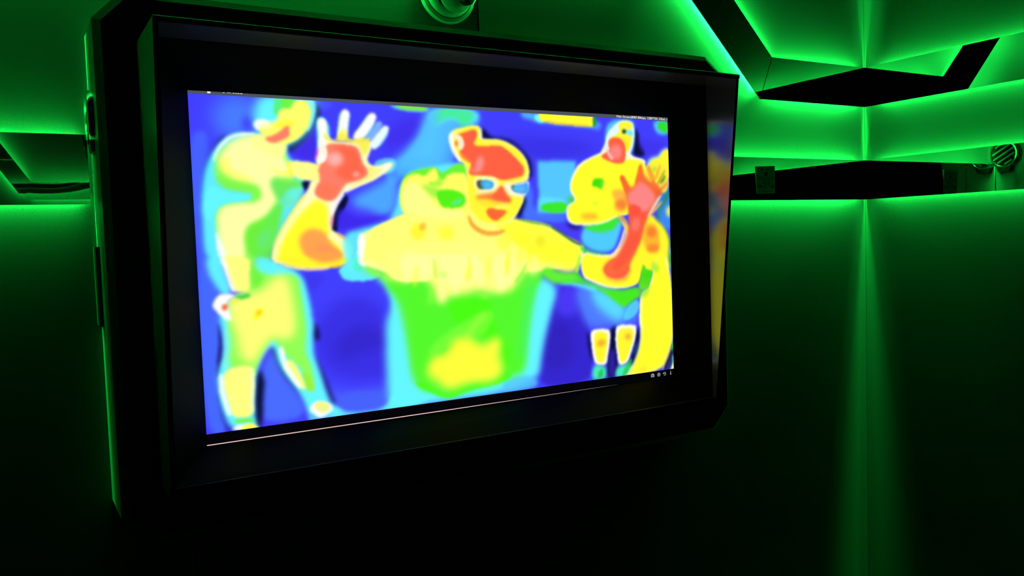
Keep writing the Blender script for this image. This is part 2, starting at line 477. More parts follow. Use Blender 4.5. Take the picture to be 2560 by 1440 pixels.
# ---------------------------------------------------------------- the picture on the screen
# (colour, blur, smoothing, opacity, outline) back to front, in 1280 x 720 picture units
PICTURE_BASE = (66, 64, 255)
PICTURE = [
((72,125,255),16.5,0,1,(144,42,141,58,133,72,122,83,107,91,92,94,76,92,63,86,53,75,47,62,45,47,48,32,56,18,67,7,81,-1,97,-4,112,-3,125,3,136,14,143,27)),
((60,50,250),5.6,0,0.8,(133,57,132,62,130,66,127,70,123,73,119,74,115,73,111,71,109,67,107,63,107,58,107,53,110,48,113,44,116,42,121,41,125,41,128,44,131,47,133,52)),
((72,125,255),5.3,2,0.55,(-7,84,39,71,30,144,13,238,15,303,32,358,-3,356)),
((70,110,255),4.9,2,0.9,(-2,339,25,340,46,430,39,519,26,608,51,726,-5,723)),
((66,44,235),11.6,2,0.8,(448,40,533,11,507,83,426,110,414,86)),
((75,105,255),4.2,0,0.5,(303,6,302,10,299,13,294,16,288,18,282,19,276,18,270,17,266,15,263,12,262,8,264,5,267,1,271,-2,277,-4,283,-4,289,-4,295,-3,299,-1,302,2)),
((72,150,255),5.3,2,1,(544,2,673,-2,678,37,616,67,600,137,563,161,490,168,441,163,474,116,513,71,534,32)),
((85,200,255),10.0,2,0.8,(544,5,666,-2,672,32,601,47,581,137,554,149,500,156,469,156,515,97,536,55)),
((100,248,255),4.7,2,0.7,(541,1,676,-2,672,25,644,42,618,28,585,26,555,49,540,37)),
((70,240,150),5.4,2,0.9,(549,2,659,-3,658,23,644,39,624,43,615,25,592,22,569,33,562,42,547,41)),
((85,200,255),8.5,2,0.85,(534,2,567,-1,565,62,541,131,459,148,418,152,501,83,522,36)),
((80,190,255),4.5,2,0.6,(424,143,486,115,564,137,640,130,629,94,610,136,570,149,516,138,478,165,427,197)),
((52,38,215),17.3,2,0.55,(687,65,863,58,1026,72,1046,98,842,123,817,114)),
((85,200,255),4.0,2,0.85,(796,-5,851,0,846,22,821,16,795,12)),
((85,200,255),3.8,0,1,(839,123,961,120,949,235,936,263,841,262)),
((72,125,255),3.7,2,0.8,(796,174,825,190,820,260,928,263,923,287,825,285,781,269)),
((95,235,255),3.8,2,0.8,(838,222,850,215,929,225,929,235,853,235,844,260,833,257)),
((60,235,40),2.7,1,1,(845,234,931,230,927,260,848,257)),
((85,200,255),2.6,1,0.9,(436,-4,544,0,534,14,454,11)),
((130,240,60),1.6,1,1,(450,-3,540,-1,533,10,466,9)),
((85,200,255),4.6,2,0.6,(832,2,1049,5,1044,38,1012,30,857,25,835,23)),
((120,250,255),3.3,1,1,(834,1,866,1,865,24,839,21)),
((30,160,40),2.4,1,0.9,(1013,2,1033,2,1030,24,1012,25)),
((255,255,50),1.9,0,1,(849,-8,1021,-10,1018,27,956,26,895,24,857,19,850,11)),
((255,150,70),1.9,2,0.6,(868,20,910,25,956,27,1004,27,1004,23,957,23,910,21,869,16)),
((85,200,255),3.8,1,1,(1227,0,1285,-1,1284,40,1244,39,1231,24)),
((50,225,60),3.0,1,1,(1243,1,1285,1,1284,32,1262,33,1244,24)),
((52,38,215),14.3,2,0.6,(236,500,324,433,416,481,437,570,441,630,398,652,273,631,241,570)),
((48,32,185),12.5,2,0.5,(280,555,337,508,410,540,416,571,351,578,294,595)),
((78,110,255),12.6,2,0.75,(246,653,330,677,432,663,438,694,409,727,295,715,258,680)),
((75,115,255),5.2,2,0.85,(118,594,147,548,158,562,162,612,196,657,215,713,121,715,111,674)),
((52,38,215),3.6,2,0.3,(216,382,250,387,271,398,231,443)),
((75,60,250),4.6,2,0.9,(818,279,915,294,974,295,972,351,937,340,877,299)),
((80,205,255),3.6,2,1,(972,292,1114,270,1100,321,1069,378,968,354)),
((52,36,205),5.4,2,0.9,(893,456,938,449,980,535,992,613,994,678,981,725,817,724,835,629,856,550)),
((48,32,180),13.1,2,0.6,(864,545,912,542,939,601,929,671,841,680,835,635)),
((78,60,255),9.3,2,0.8,(893,456,945,450,958,520,934,544,876,527)),
((80,125,255),10.5,2,1,(937,455,1021,454,1165,505,1158,578,1076,575,994,581,964,546)),
((90,230,255),9.7,2,0.9,(998,462,1044,471,1115,518,1109,558,1081,568,1019,525,997,491)),
((85,210,255),3.3,2,0.9,(1115,525,1161,502,1157,551,1097,570)),
((85,200,255),3.5,1,1,(1271,366,1297,367,1295,435,1282,431)),
((45,130,240),4.3,1,1,(1230,195,1288,195,1284,322,1249,300,1232,265)),
((8,10,45),4.3,2,0.75,(47,109,64,87,79,83,54,119,35,158,25,211,20,211,26,158)),
((8,10,45),3.8,2,0.9,(261,3,274,10,275,39,263,48,256,80,224,109,201,118,196,99,236,80,255,40)),
((66,44,235),3.5,2,0.9,(261,48,267,91,259,137,228,132,206,118,224,104,248,80)),
((8,10,45),3.3,2,0.6,(35,471,46,532,37,585,27,608,28,572,36,525)),
((8,10,45),3.6,2,0.85,(236,500,247,507,252,539,237,544)),
((8,10,45),4.2,2,0.6,(233,563,255,616,269,656,283,697,270,692,247,634)),
((8,10,45),3.4,2,0.95,(110,584,126,614,121,650,115,723,97,721,101,648)),
((8,10,45),3.5,2,0.7,(145,529,156,537,158,574,192,628,211,674,191,646,162,605,146,560)),
((40,38,170),3.3,2,0.6,(23,602,34,657,49,698,56,730,42,728,26,668)),
((70,190,255),4.5,2,1,(85,78,137,79,197,90,193,116,205,138,233,143,230,212,102,361,17,357,17,279,15,225,26,152,50,109)),
((100,248,255),7.5,2,1,(144,-7,213,-12,269,-9,265,19,254,63,222,92,201,104,126,84,140,73,128,54,132,24)),
((255,255,255),2.3,2,0.95,(128,54,142,45,160,48,170,69,138,73,130,65)),
((140,255,255),2.6,2,0.9,(241,-13,263,-6,266,22,258,51,242,77,238,41,248,12)),
((90,245,130),2.6,2,1,(176,-4,229,-7,211,28,172,41,174,16)),
((255,255,110),2.0,2,1,(183,25,220,2,243,-2,256,17,252,51,236,78,216,90,196,99,169,97,150,86,138,69,152,54,179,52)),
((110,245,70),2.6,2,0.95,(193,-5,220,-1,211,22,189,22)),
((255,250,40),2.9,2,0.6,(182,49,210,45,223,55,195,65,170,66)),
((255,255,215),2.0,2,0.6,(139,52,160,50,170,66,148,70)),
((255,255,255),1.4,2,0.6,(152,58,167,52,179,52,179,47,167,48,151,54)),
((100,248,255),3.4,2,0.85,(87,82,137,79,194,96,193,116,205,138,233,143,231,189,224,226,139,363,19,357,17,279,17,225,28,152,52,109)),
((240,255,255),2.7,2,0.95,(50,142,58,116,76,95,95,87,132,85,132,75,94,78,71,88,51,112,41,140)),
((150,255,75),4.8,2,0.95,(54,119,100,88,153,92,196,104,192,127,210,149,203,180,234,183,220,192,191,197,174,212,179,228,144,267,113,361,65,359,45,304,41,239,72,228,114,225,125,212,112,206,63,195,46,174,45,147)),
((255,255,170),4.8,2,1,(57,125,89,88,143,81,169,97,193,99,190,121,194,138,205,144,209,175,187,172,160,172,174,212,162,240,142,262,106,275,97,308,102,361,55,359,45,304,45,244,67,231,109,229,133,225,139,206,132,189,111,184,80,176,57,157,53,141)),
((255,255,70),3.9,2,0.6,(56,141,77,124,71,152,96,168,132,181,111,184,75,173,57,157)),
((100,248,255),3.3,2,0.95,(30,193,50,195,68,206,110,209,117,214,109,223,72,226,48,235,34,266,23,265,20,225)),
((120,245,70),5.0,2,0.75,(47,168,74,184,111,189,131,198,133,212,123,206,89,203,63,198,46,182)),
((120,255,70),2.8,2,0.6,(117,227,136,220,136,206,131,198,121,200,123,212,114,220)),
((255,255,60),2.6,2,0.5,(150,150,166,161,198,172,215,177,205,144,194,138,199,161,166,156)),
((120,240,160),4.1,2,0.7,(189,192,231,183,224,212,195,243,184,234)),
((100,235,90),3.5,2,0.85,(157,175,192,181,231,180,231,192,191,200,182,228,171,220,161,200)),
((100,248,255),4.1,2,0.7,(194,200,228,194,219,212,201,229)),
((105,240,60),5.1,2,0.9,(106,278,142,265,173,228,187,228,170,296,158,324,156,363,110,361,99,308)),
((105,235,140),4.0,2,0.55,(127,292,160,282,150,318,141,334,120,323)),
((255,255,255),3.3,2,0.9,(41,285,48,298,65,359,47,358,41,328)),
((100,248,255),3.8,2,0.95,(19,340,50,341,57,380,69,420,51,431,38,412,20,376)),
((100,248,255),3.4,2,1,(36,468,60,431,106,419,116,344,216,379,231,443,238,500,232,563,248,615,259,661,267,688,280,696,295,708,298,715,218,717,211,681,194,647,157,592,148,536,122,564,106,602,98,696,109,723,51,720,34,669,28,626,29,590,42,562,47,520)),
((150,255,210),2.2,2,0.5,(46,490,67,510,64,582,35,588,45,550)),
((150,255,75),5.2,2,0.95,(92,421,97,379,93,343,116,344,137,387,209,385,213,429,220,486,221,524,216,567,230,600,234,645,227,657,215,649,211,605,170,569,156,537,145,526,123,558,110,587,103,611,63,600,53,569,61,528,54,485,64,456)),
((110,245,60),3.4,2,0.9,(111,353,126,378,137,391,124,417,108,422)),
((100,248,255),3.4,2,0.9,(119,344,154,352,168,371,185,384,179,387,131,384,117,368)),
((255,255,120),8.5,2,1,(60,428,106,425,136,415,155,391,185,388,192,424,199,478,197,522,184,533,160,531,148,522,130,540,110,569,104,584,73,559,73,511,60,482,56,461)),
((255,255,130),3.3,2,1,(50,341,110,344,105,380,105,416,95,423,69,420,62,387,52,359)),
((255,255,255),2.8,2,0.95,(45,341,58,348,63,378,70,405,77,420,66,420,57,386)),
((60,205,70),2.0,2,0.9,(71,429,86,426,106,425,103,434,85,437,73,434)),
((255,255,255),2.5,2,1,(24,448,35,427,46,422,72,425,68,432,54,440,58,461,66,480,55,482,39,466)),
((255,240,60),2.2,2,0.7,(57,440,74,434,88,438,73,443,62,449)),
((245,110,60),2.2,0,1,(57,452,56,454,55,456,54,458,52,459,50,459,48,458,47,457,45,456,44,453,44,451,45,449,46,447,47,446,49,445,51,445,53,445,54,446,56,448,56,450)),
((255,255,30),2.8,2,0.9,(107,483,110,465,125,457,132,464,127,475,115,484)),
((245,190,40),2.3,0,0.7,(124,471,123,473,122,474,120,475,119,475,117,475,116,474,115,473,115,471,115,469,116,467,117,465,118,464,119,463,121,462,122,463,124,464,124,465,125,467,125,469)),
((255,255,130),2.8,2,1,(46,586,75,580,104,584,104,617,98,666,99,693,75,695,53,690,48,659,39,628,40,601)),
((255,255,255),2.8,2,0.9,(32,593,29,624,39,666,45,688,55,685,49,663,40,624,43,595)),
((255,255,215),2.3,2,0.7,(96,586,96,616,92,659,91,686,98,687,100,660,104,617,103,586)),
((120,245,60),2.5,2,0.9,(55,695,98,698,101,709,60,706)),
((255,255,255),2.3,2,1,(52,720,57,709,92,708,106,719,108,729)),
((255,255,50),1.7,1,0.9,(71,714,92,709,106,719,109,726,71,724)),
((255,255,125),2.9,2,0.95,(173,575,191,584,205,613,218,650,203,648,186,621,166,593)),
((255,255,255),2.9,2,0.95,(158,547,163,586,181,620,199,647,207,642,190,615,173,583,169,546)),
((160,240,50),3.0,2,0.8,(205,607,223,616,234,652,221,658,213,636)),
((255,255,255),2.4,2,1,(218,694,229,680,252,680,270,692,276,705,259,716,240,721,228,708)),
((245,245,130),2.4,2,0.9,(229,683,251,681,267,693,266,704,247,708,232,696)),
((100,248,255),3.9,2,0.95,(276,702,314,717,395,718,417,688,447,651,519,667,517,725,230,725,215,719,219,704,240,723,259,716)),
((70,100,250),5.0,2,0.75,(283,697,328,716,395,715,410,687,363,668,297,666)),
((255,255,150),2.8,2,0.95,(137,76,159,83,197,90,199,102,192,119,183,133,135,117,115,96)),
((255,255,110),2.6,2,0.9,(149,67,198,71,231,78,216,91,196,100,169,98,150,89)),
((255,128,105),2.6,2,1,(150,86,175,80,195,62,204,56,206,70,205,82,186,91,174,98,158,96)),
((255,255,150),2.6,2,1,(194,138,222,135,262,140,270,160,260,177,232,177,212,172)),
((255,250,50),2.3,2,0.7,(198,139,200,156,205,173,213,170,209,154,207,137)),
((8,10,45),2.4,2,0.9,(227,180,246,180,248,194,236,203,228,194)),
((8,10,45),3.3,2,0.95,(282,293,290,258,304,235,326,209,335,218,312,258,304,293,298,296)),
((75,58,250),3.1,2,0.6,(310,247,371,230,422,266,343,291,304,296)),
((80,185,255),8.2,2,0.85,(335,220,391,194,455,157,448,242,419,266,376,244,346,241)),
((60,38,235),3.7,2,0.8,(303,252,316,241,345,265,419,260,451,254,393,275,344,288,301,296)),
((90,210,255),3.0,2,0.8,(320,21,315,47,312,77,335,78,340,49,344,22)),
((90,210,255),3.1,2,0.85,(384,26,370,51,352,71,372,87,393,64,406,35)),
((110,190,255),3.2,2,0.85,(419,53,405,70,392,85,411,100,425,84,437,64)),
((110,230,255),2.7,2,0.9,(264,39,281,34,294,50,297,78,286,113,268,131,264,97)),
((110,230,255),2.9,2,0.8,(390,134,441,121,455,138,439,160,411,164)),
((255,255,190),2.1,2,1,(267,42,281,39,289,51,289,79,302,90,353,88,399,84,388,111,378,135,399,146,425,137,444,133,440,148,395,179,339,197,314,212,299,241,289,267,287,284,292,296,310,302,327,318,335,336,331,359,322,371,156,363,154,335,170,302,200,251,239,203,246,180,260,171,267,154,259,137,266,114,272,82)),
((255,255,255),2.7,2,1,(325,15,317,47,311,85,333,87,339,49,345,17)),
((140,205,255),3.1,2,0.8,(409,36,395,58,377,79,390,90,410,67,424,43)),
((255,255,255),2.8,2,1,(392,17,372,48,344,77,362,93,391,61,411,26)),
((235,255,255),2.8,2,1,(426,45,407,69,382,95,401,109,423,80,440,54)),
((255,255,255),2.4,2,0.95,(271,40,272,68,269,102,287,102,288,67,286,38)),
((255,255,240),2.5,2,0.8,(434,133,400,154,358,176,321,198,326,208,364,188,406,164,440,143)),
((255,250,245),2.4,2,0.9,(314,202,295,224,276,257,272,289,290,291,293,262,307,231,324,210)),
((250,240,80),3.1,2,0.9,(280,67,291,81,305,90,315,72,324,66,332,77,347,85,365,79,393,78,382,111,372,123,364,99,347,91,323,89,287,90,281,79)),
((255,250,60),2.4,2,0.5,(318,60,336,59,341,83,311,84)),
((255,245,120),2.8,2,0.8,(381,140,405,152,424,146,395,173,348,191,327,200,348,182,377,167)),
((255,255,140),2.9,2,0.95,(205,139,233,142,265,143,282,148,278,171,257,183,243,179,220,175,204,161)),
((255,128,105),2.7,2,1,(283,96,311,95,352,97,364,111,366,135,380,152,380,167,355,179,327,185,315,203,302,220,287,228,264,220,253,209,260,189,269,180,264,148,279,136,289,119)),
((255,98,66),3.7,2,0.75,(293,99,349,100,361,117,363,141,377,158,355,176,319,177,299,159,333,135,319,112)),
((255,185,180),4.8,0,0.9,(321,130,320,134,317,138,313,142,308,144,302,145,297,144,292,142,288,139,286,135,286,131,287,126,289,122,293,119,298,117,304,116,309,116,314,118,318,121,320,125)),
((255,165,160),3.1,0,0.8,(361,164,361,167,359,169,357,170,355,171,352,172,349,171,347,170,345,169,344,167,343,165,344,162,345,160,347,159,350,158,353,157,355,158,358,159,360,160,361,162)),
((255,120,75),3.6,0,0.6,(306,203,304,208,301,213,295,217,289,219,281,220,274,219,268,217,263,213,260,208,259,203,260,198,264,193,269,189,276,186,283,186,290,186,297,189,302,193,305,197)),
((255,245,245),2.1,2,0.95,(269,85,269,109,275,122,267,134,274,139,288,123,281,106,277,84)),
((255,255,255),2.7,0,0.9,(283,129,282,132,281,134,278,136,275,137,272,138,269,137,266,136,264,134,263,132,262,130,263,127,264,125,267,123,270,122,273,121,276,122,279,123,281,125,283,127)),
((250,60,200),1.8,2,0.8,(264,105,261,119,259,131,263,131,265,120,268,105)),
((255,255,45),4.2,2,1,(246,229,258,220,281,232,285,258,281,287,295,311,320,332,310,370,167,364,168,335,187,296,216,257)),
((255,255,150),2.3,2,0.8,(232,206,205,246,174,291,157,329,157,363,166,363,166,331,182,296,212,251,240,211)),
((245,235,60),1.7,2,0.8,(229,211,198,253,169,295,155,329,158,330,171,297,201,255,231,213)),
((255,165,80),5.4,2,1,(214,306,232,289,255,287,278,299,288,325,311,341,307,370,240,367,218,337)),
((255,150,90),4.2,2,0.8,(248,321,282,325,308,346,301,367,260,365)),
((255,255,190),2.4,2,0.75,(275,306,294,320,311,338,316,360,328,358,324,332,307,308,286,292)),
((255,170,70),2.1,2,0.8,(300,302,319,314,333,334,333,348,339,347,338,331,324,309,303,297)),
((255,90,140),1.5,2,0.9,(290,258,287,276,289,288,292,287,291,276,294,258)),
((255,250,45),3.0,2,1,(157,346,331,352,327,372,278,379,216,378,186,368,162,355)),
((255,165,75),4.2,2,1,(221,339,316,342,312,358,285,366,248,363)),
((255,255,190),2.1,2,0.85,(152,348,166,364,200,378,247,382,282,379,281,373,247,376,201,372,170,359,156,343)),
((255,170,60),1.5,2,0.8,(282,378,311,376,333,373,337,353,332,352,330,369,311,372,282,374)),
((250,110,190),1.2,2,0.8,(225,381,253,382,278,381,278,378,253,380,225,379)),
((100,248,255),4.5,2,0.9,(443,255,455,197,478,162,506,150,548,142,614,130,640,136,639,154,550,239,473,261,424,275,355,291,311,301,321,389,336,390)),
((100,248,255),3.1,2,0.95,(298,380,341,359,356,321,379,322,410,395,382,413,319,411,306,399)),
((70,250,180),2.8,2,0.5,(334,365,359,334,359,396,333,385)),
((100,248,255),6.6,2,1,(382,410,409,418,424,462,437,556,448,631,425,675,409,720,517,721,530,428,430,396)),
((100,248,255),8.3,2,1,(414,392,800,435,836,422,893,456,865,526,836,617,818,721,434,724,400,714)),
((85,200,255),4.4,2,0.8,(707,698,756,679,815,689,821,721,720,721)),
((100,248,255),3.9,2,0.9,(886,446,923,436,968,451,1021,463,1013,479,945,456,908,451)),
((95,245,80),8.5,2,1,(356,383,416,412,435,443,453,517,467,593,468,654,488,683,524,695,539,360,354,353)),
((85,250,45),7.7,2,1,(409,370,479,381,733,393,803,362,874,371,869,405,828,443,804,521,791,594,784,673,742,681,694,693,621,696,563,710,535,697,479,665,464,592,462,507,446,455,412,436)),
((95,248,60),5.2,2,0.95,(767,394,796,368,859,380,858,404,829,425,807,451,764,470)),
((70,245,110),8.1,2,0.6,(793,450,825,424,804,521,786,624,760,652,771,562,784,495)),
((70,255,10),5.6,2,0.7,(573,469,683,470,694,513,699,567,725,588,744,620,715,666,712,587,659,570,614,554,572,504)),
((130,255,60),4.9,2,0.7,(506,602,532,570,576,545,628,520,675,500,701,514,680,548,659,570,588,569,543,600)),
((150,255,60),3.5,2,0.7,(621,577,648,545,681,518,668,505,633,532,606,566)),
((75,255,15),3.1,2,0.8,(474,672,531,705,564,718,624,702,700,697,743,683,735,666,695,679,619,685,562,701,539,690,483,657)),
((255,255,150),2.9,2,1,(350,306,374,295,418,275,470,254,538,243,532,380,350,372)),
((255,255,255),2.5,2,0.95,(349,309,358,298,367,310,367,373,347,372)),
((255,255,150),3.2,2,1,(348,353,533,360,530,421,500,420,457,421,430,412,417,395,376,383,357,373)),
((255,255,255),2.5,2,0.8,(347,354,350,372,364,382,369,375,357,367,355,352)),
((150,255,70),4.4,2,0.8,(357,379,383,384,423,409,429,419,409,411,369,393)),
((255,255,120),3.1,2,1,(375,294,424,275,467,256,518,238,560,239,629,239,649,258,763,272,810,279,866,288,916,319,968,344,980,356,965,421,353,391)),
((255,255,130),9.1,2,1,(412,315,964,336,967,375,954,418,916,423,880,405,851,398,829,412,811,424,798,405,783,422,765,442,751,463,683,462,657,451,618,460,574,460,560,477,542,476,531,435,514,414,478,409,442,418,408,400)),
((255,255,170),5.4,2,0.7,(451,349,528,358,590,360,668,357,658,433,593,441,550,422,448,405)),
((255,255,170),5.0,2,0.7,(694,364,768,361,758,445,704,448)),
((255,255,55),6.1,2,0.9,(797,331,964,340,963,381,946,418,888,399,838,388,809,399,796,368)),
((255,255,50),5.2,2,0.85,(703,274,788,278,862,296,964,351,963,387,858,380,785,355,750,328,723,302)),
((255,255,165),5.9,2,0.8,(463,350,458,385,457,422,470,423,479,387,474,350)),
((255,255,165),6.0,2,0.8,(506,357,502,383,501,410,511,412,520,385,515,357)),
((255,255,165),6.1,2,0.8,(552,428,548,451,547,475,558,477,566,453,561,428)),
((255,255,165),6.2,2,0.8,(589,386,583,422,583,457,598,460,609,424,602,386)),
((255,255,165),6.3,2,0.8,(657,381,651,411,651,441,667,444,677,413,670,380)),
((255,255,165),6.5,2,0.8,(712,392,705,425,706,459,724,462,735,428,727,392)),
((255,255,165),6.7,2,0.8,(815,369,811,391,810,413,823,416,832,393,826,369)),
((255,255,70),4.3,2,0.7,(488,381,483,406,481,432,488,433,493,408,494,382)),
((255,255,70),4.4,2,0.7,(541,369,535,398,533,426,540,427,545,399,546,370)),
((255,255,70),4.5,2,0.7,(628,388,621,409,621,431,628,432,634,411,634,388)),
((255,255,70),4.6,2,0.7,(685,364,679,393,677,422,683,423,689,394,690,364)),
((255,255,70),4.7,2,0.7,(741,357,734,389,733,422,742,423,749,391,748,357)),
((255,255,70),4.8,2,0.7,(779,343,772,363,771,385,782,386,789,365,787,344)),
((150,255,70),5.3,2,0.6,(519,435,518,454,513,475,528,479,536,455,525,434)),
((150,255,70),4.9,2,0.6,(643,462,661,470,680,477,686,464,666,456,645,456)),
((150,255,70),2.6,2,0.8,(795,389,779,414,758,436,766,442,788,419,798,390)),
((190,250,80),2.3,2,0.5,(535,364,535,398,537,416,546,415,543,398,539,364)),
((255,255,60),3.1,2,0.5,(629,362,628,391,624,425,634,427,640,391,635,361)),
((255,255,60),3.3,2,0.5,(741,354,734,383,731,407,741,408,746,385,748,354)),
((190,255,80),3.4,0,0.5,(571,414,569,416,566,417,563,416,559,416,556,414,553,412,551,409,549,406,549,404,550,401,552,400,554,399,557,399,561,400,564,401,568,404,570,406,571,409,572,412)),
((170,250,60),3.1,2,0.9,(960,373,953,398,945,423,954,426,963,401,970,375)),
((40,150,60),2.3,2,0.8,(773,274,817,286,865,292,898,312,936,336,971,351,973,347,939,332,901,308,867,288,818,281,775,270)),
((20,20,70),2.7,2,0.6,(875,298,905,313,943,339,971,350,973,346,946,335,908,310,878,294)),
((255,250,40),3.9,0,0.8,(517,307,514,312,509,317,503,320,497,320,491,319,486,316,483,312,481,306,481,300,482,294,486,288,491,284,496,281,502,280,508,281,513,284,517,288,519,294,519,300)),
((250,190,60),2.6,0,0.85,(519,291,517,294,515,296,512,298,510,298,507,298,505,297,504,295,503,292,503,289,504,286,505,283,508,281,510,279,513,279,515,279,518,281,519,283,520,285,520,288)),
((255,255,40),4.7,0,0.6,(596,305,595,311,592,316,586,320,580,322,573,323,566,322,559,319,554,315,551,310,551,304,552,299,555,294,561,290,567,288,574,287,581,288,587,291,592,295,595,300)),
((255,255,40),5.1,0,0.6,(808,327,807,332,804,336,799,339,793,341,786,342,779,341,773,338,769,335,766,330,765,325,766,321,769,316,774,313,780,311,787,310,794,311,800,314,805,317,808,322)),
((245,235,40),4.5,0,0.8,(856,334,856,339,853,343,850,346,846,348,841,348,836,347,832,345,829,342,827,338,827,334,827,329,830,325,833,322,837,320,842,320,847,321,851,323,854,326,856,330)),
((255,255,60),5.0,0,0.6,(754,335,752,340,749,346,744,350,738,352,731,353,725,352,719,349,715,344,712,339,711,333,712,328,716,322,720,318,726,316,733,315,740,316,745,319,750,323,753,329)),
((170,255,60),8.4,2,0.8,(501,647,518,603,568,602,575,568,627,561,658,588,706,568,718,587,714,617,723,651,715,678,681,692,622,682,589,695,557,691,521,672)),
((255,255,60),7.7,2,1,(510,648,521,609,567,608,578,571,626,570,645,592,671,598,685,581,709,580,708,601,700,625,712,650,708,674,674,685,628,679,596,684,567,690,551,685,540,666,525,658)),
((110,245,50),3.3,2,1,(458,180,484,156,522,147,554,143,566,161,593,143,614,132,635,139,635,178,636,239,549,257,455,255)),
((255,255,100),3.0,2,1,(461,186,478,165,503,159,521,168,538,150,554,146,557,167,569,179,583,161,609,155,639,160,642,258,635,270,486,268,461,255,456,226)),
((255,255,160),4.0,2,0.7,(461,197,486,177,514,191,538,227,563,248,629,248,621,273,479,267,459,238)),
((110,245,50),4.0,2,0.6,(508,185,539,191,565,197,551,224,532,209)),
((85,245,25),3.1,2,1,(549,203,575,197,601,200,624,209,631,224,622,241,592,245,563,242,554,224)),
((90,240,130),2.4,2,0.9,(586,233,600,224,617,218,621,227,609,236,593,239)),
((110,245,40),3.3,2,0.5,(557,164,569,176,568,191,533,191,530,179,553,179)),
((8,10,45),4.3,2,0.95,(675,44,688,46,705,67,761,68,799,95,827,132,824,161,814,174,812,136,792,98,746,75,680,74)),
((8,10,45),4.4,2,0.9,(794,215,805,222,793,253,781,272,767,272,779,250)),
((70,60,240),4.3,2,0.4,(688,49,816,133,839,119,837,158,823,177,820,133,789,83,712,64)),
((255,255,120),2.5,2,1,(594,59,604,50,631,44,658,38,675,39,679,56,678,72,711,70,743,73,781,92,806,117,815,142,813,171,799,180,778,182,752,190,766,206,798,212,794,228,775,259,767,272,738,290,682,289,648,273,629,239,633,185,633,136,614,127,602,104,593,83)),
((255,255,255),2.4,2,0.9,(590,59,589,85,599,110,615,131,626,124,614,103,603,81,603,58)),
((255,255,230),2.1,2,0.7,(673,43,673,56,671,71,680,71,682,56,680,42)),
((255,250,55),2.5,2,1,(607,58,634,46,658,40,673,42,670,71,690,77,725,72,760,84,792,105,807,133,804,164,778,177,735,175,742,187,755,212,794,217,786,237,771,259,753,272,731,284,682,283,655,267,636,239,638,178,637,136,621,124,608,103,603,83)),
((255,98,66),3.2,2,1,(607,66,637,54,666,46,667,68,654,85,669,90,704,88,732,85,756,100,787,127,801,142,797,163,767,168,739,175,707,167,666,163,639,162,643,148,650,133,634,121,615,106,622,97,629,82,622,64)),
((255,135,60),3.1,2,0.6,(610,64,623,61,630,70,620,67)),
((255,240,225),3.1,2,0.9,(600,65,613,77,615,88,612,98,624,102,632,88,626,69,607,58)),
((245,110,70),2.4,0,0.9,(613,85,613,88,612,90,611,92,610,93,609,93,607,93,606,92,606,90,605,88,605,85,605,83,606,81,607,79,608,78,609,78,611,78,612,79,612,81,613,83)),
((255,150,150),4.9,0,0.9,(682,138,679,144,676,150,672,154,667,156,664,156,661,154,659,151,658,146,658,139,660,133,662,127,666,121,670,117,674,115,678,114,681,116,683,120,684,125,684,131)),
((255,165,160),3.5,0,0.5,(663,151,663,153,661,154,659,156,656,157,653,157,650,157,647,156,645,155,643,153,643,151,644,149,645,147,647,146,650,145,653,145,656,145,659,146,661,147,663,149)),
((255,110,60),2.8,2,0.7,(615,106,641,118,654,133,640,131,621,120)),
((255,98,66),5.7,2,0.7,(689,98,735,94,780,133,789,158,742,171,701,159)),
((255,245,140),2.5,2,0.4,(683,82,724,80,765,95,769,88,726,72,683,75)),
((255,255,200),2.1,2,1,(652,172,666,168,707,167,721,178,726,190,713,206,685,209,665,203,655,191)),
((255,250,215),2.2,2,1,(735,184,756,184,778,181,811,174,813,183,806,202,798,217,773,215,748,212,738,199)),
((70,70,40),2.4,2,0.95,(661,175,680,172,685,197,668,198,660,187)),
((60,165,225),2.5,2,1,(671,175,693,173,709,179,708,192,699,198,682,198,672,189)),
((80,190,245),2.1,0,1,(702,187,701,189,700,191,697,193,694,194,691,195,687,194,684,193,682,191,680,189,680,187,681,184,682,182,685,180,688,179,691,179,695,179,698,180,700,182,702,184)),
((80,165,255),2.6,2,1,(767,188,792,183,812,177,811,209,791,209,773,206,761,198)),
((70,100,60),2.2,2,0.9,(756,188,774,187,777,203,763,199)),
((85,190,255),2.9,0,1,(799,196,798,199,795,201,791,203,786,204,780,204,775,204,770,203,766,201,763,199,763,196,764,194,766,191,770,190,775,188,781,188,787,188,792,190,796,191,798,194)),
((255,255,180),2.1,2,0.9,(656,175,687,171,712,173,721,186,727,182,716,167,687,164,655,169)),
((255,250,190),2.1,2,0.8,(654,212,685,211,715,204,727,192,722,188,711,198,685,204,654,205)),
((250,120,60),3.6,2,1,(654,215,678,210,713,206,727,190,735,189,741,206,758,221,758,232,736,231,712,231,684,221,664,224)),
((255,98,66),2.9,2,0.9,(698,218,716,206,727,190,734,192,741,209,756,225,754,230,719,227)),
((255,225,50),4.3,2,0.7,(660,224,698,227,747,234,739,246,705,237,683,243,667,236)),
((255,110,50),2.8,2,1,(685,249,697,243,718,249,746,251,739,262,724,271,713,279,696,272,686,261)),
((255,98,66),3.2,2,0.7,(693,255,718,259,732,259,717,271,703,271)),
((255,255,140),3.2,2,0.6,(711,238,747,237,754,243,725,246,708,245)),
((250,170,60),2.8,2,1,(632,265,639,292,671,313,709,317,738,306,736,299,708,305,677,302,649,285,638,263)),
((255,255,120),3.2,2,0.7,(639,260,654,283,680,297,715,301,717,291,683,288,662,276,648,255)),
((60,225,60),3.2,2,0.8,(968,341,976,355,1015,369,1064,378,1064,385,967,371)),
((75,245,30),4.0,2,0.95,(954,418,968,438,998,452,1044,471,1100,481,1162,472,1165,502,1140,507,1106,531,1075,506,1021,470,960,447,886,449,843,422,851,401,909,426)),
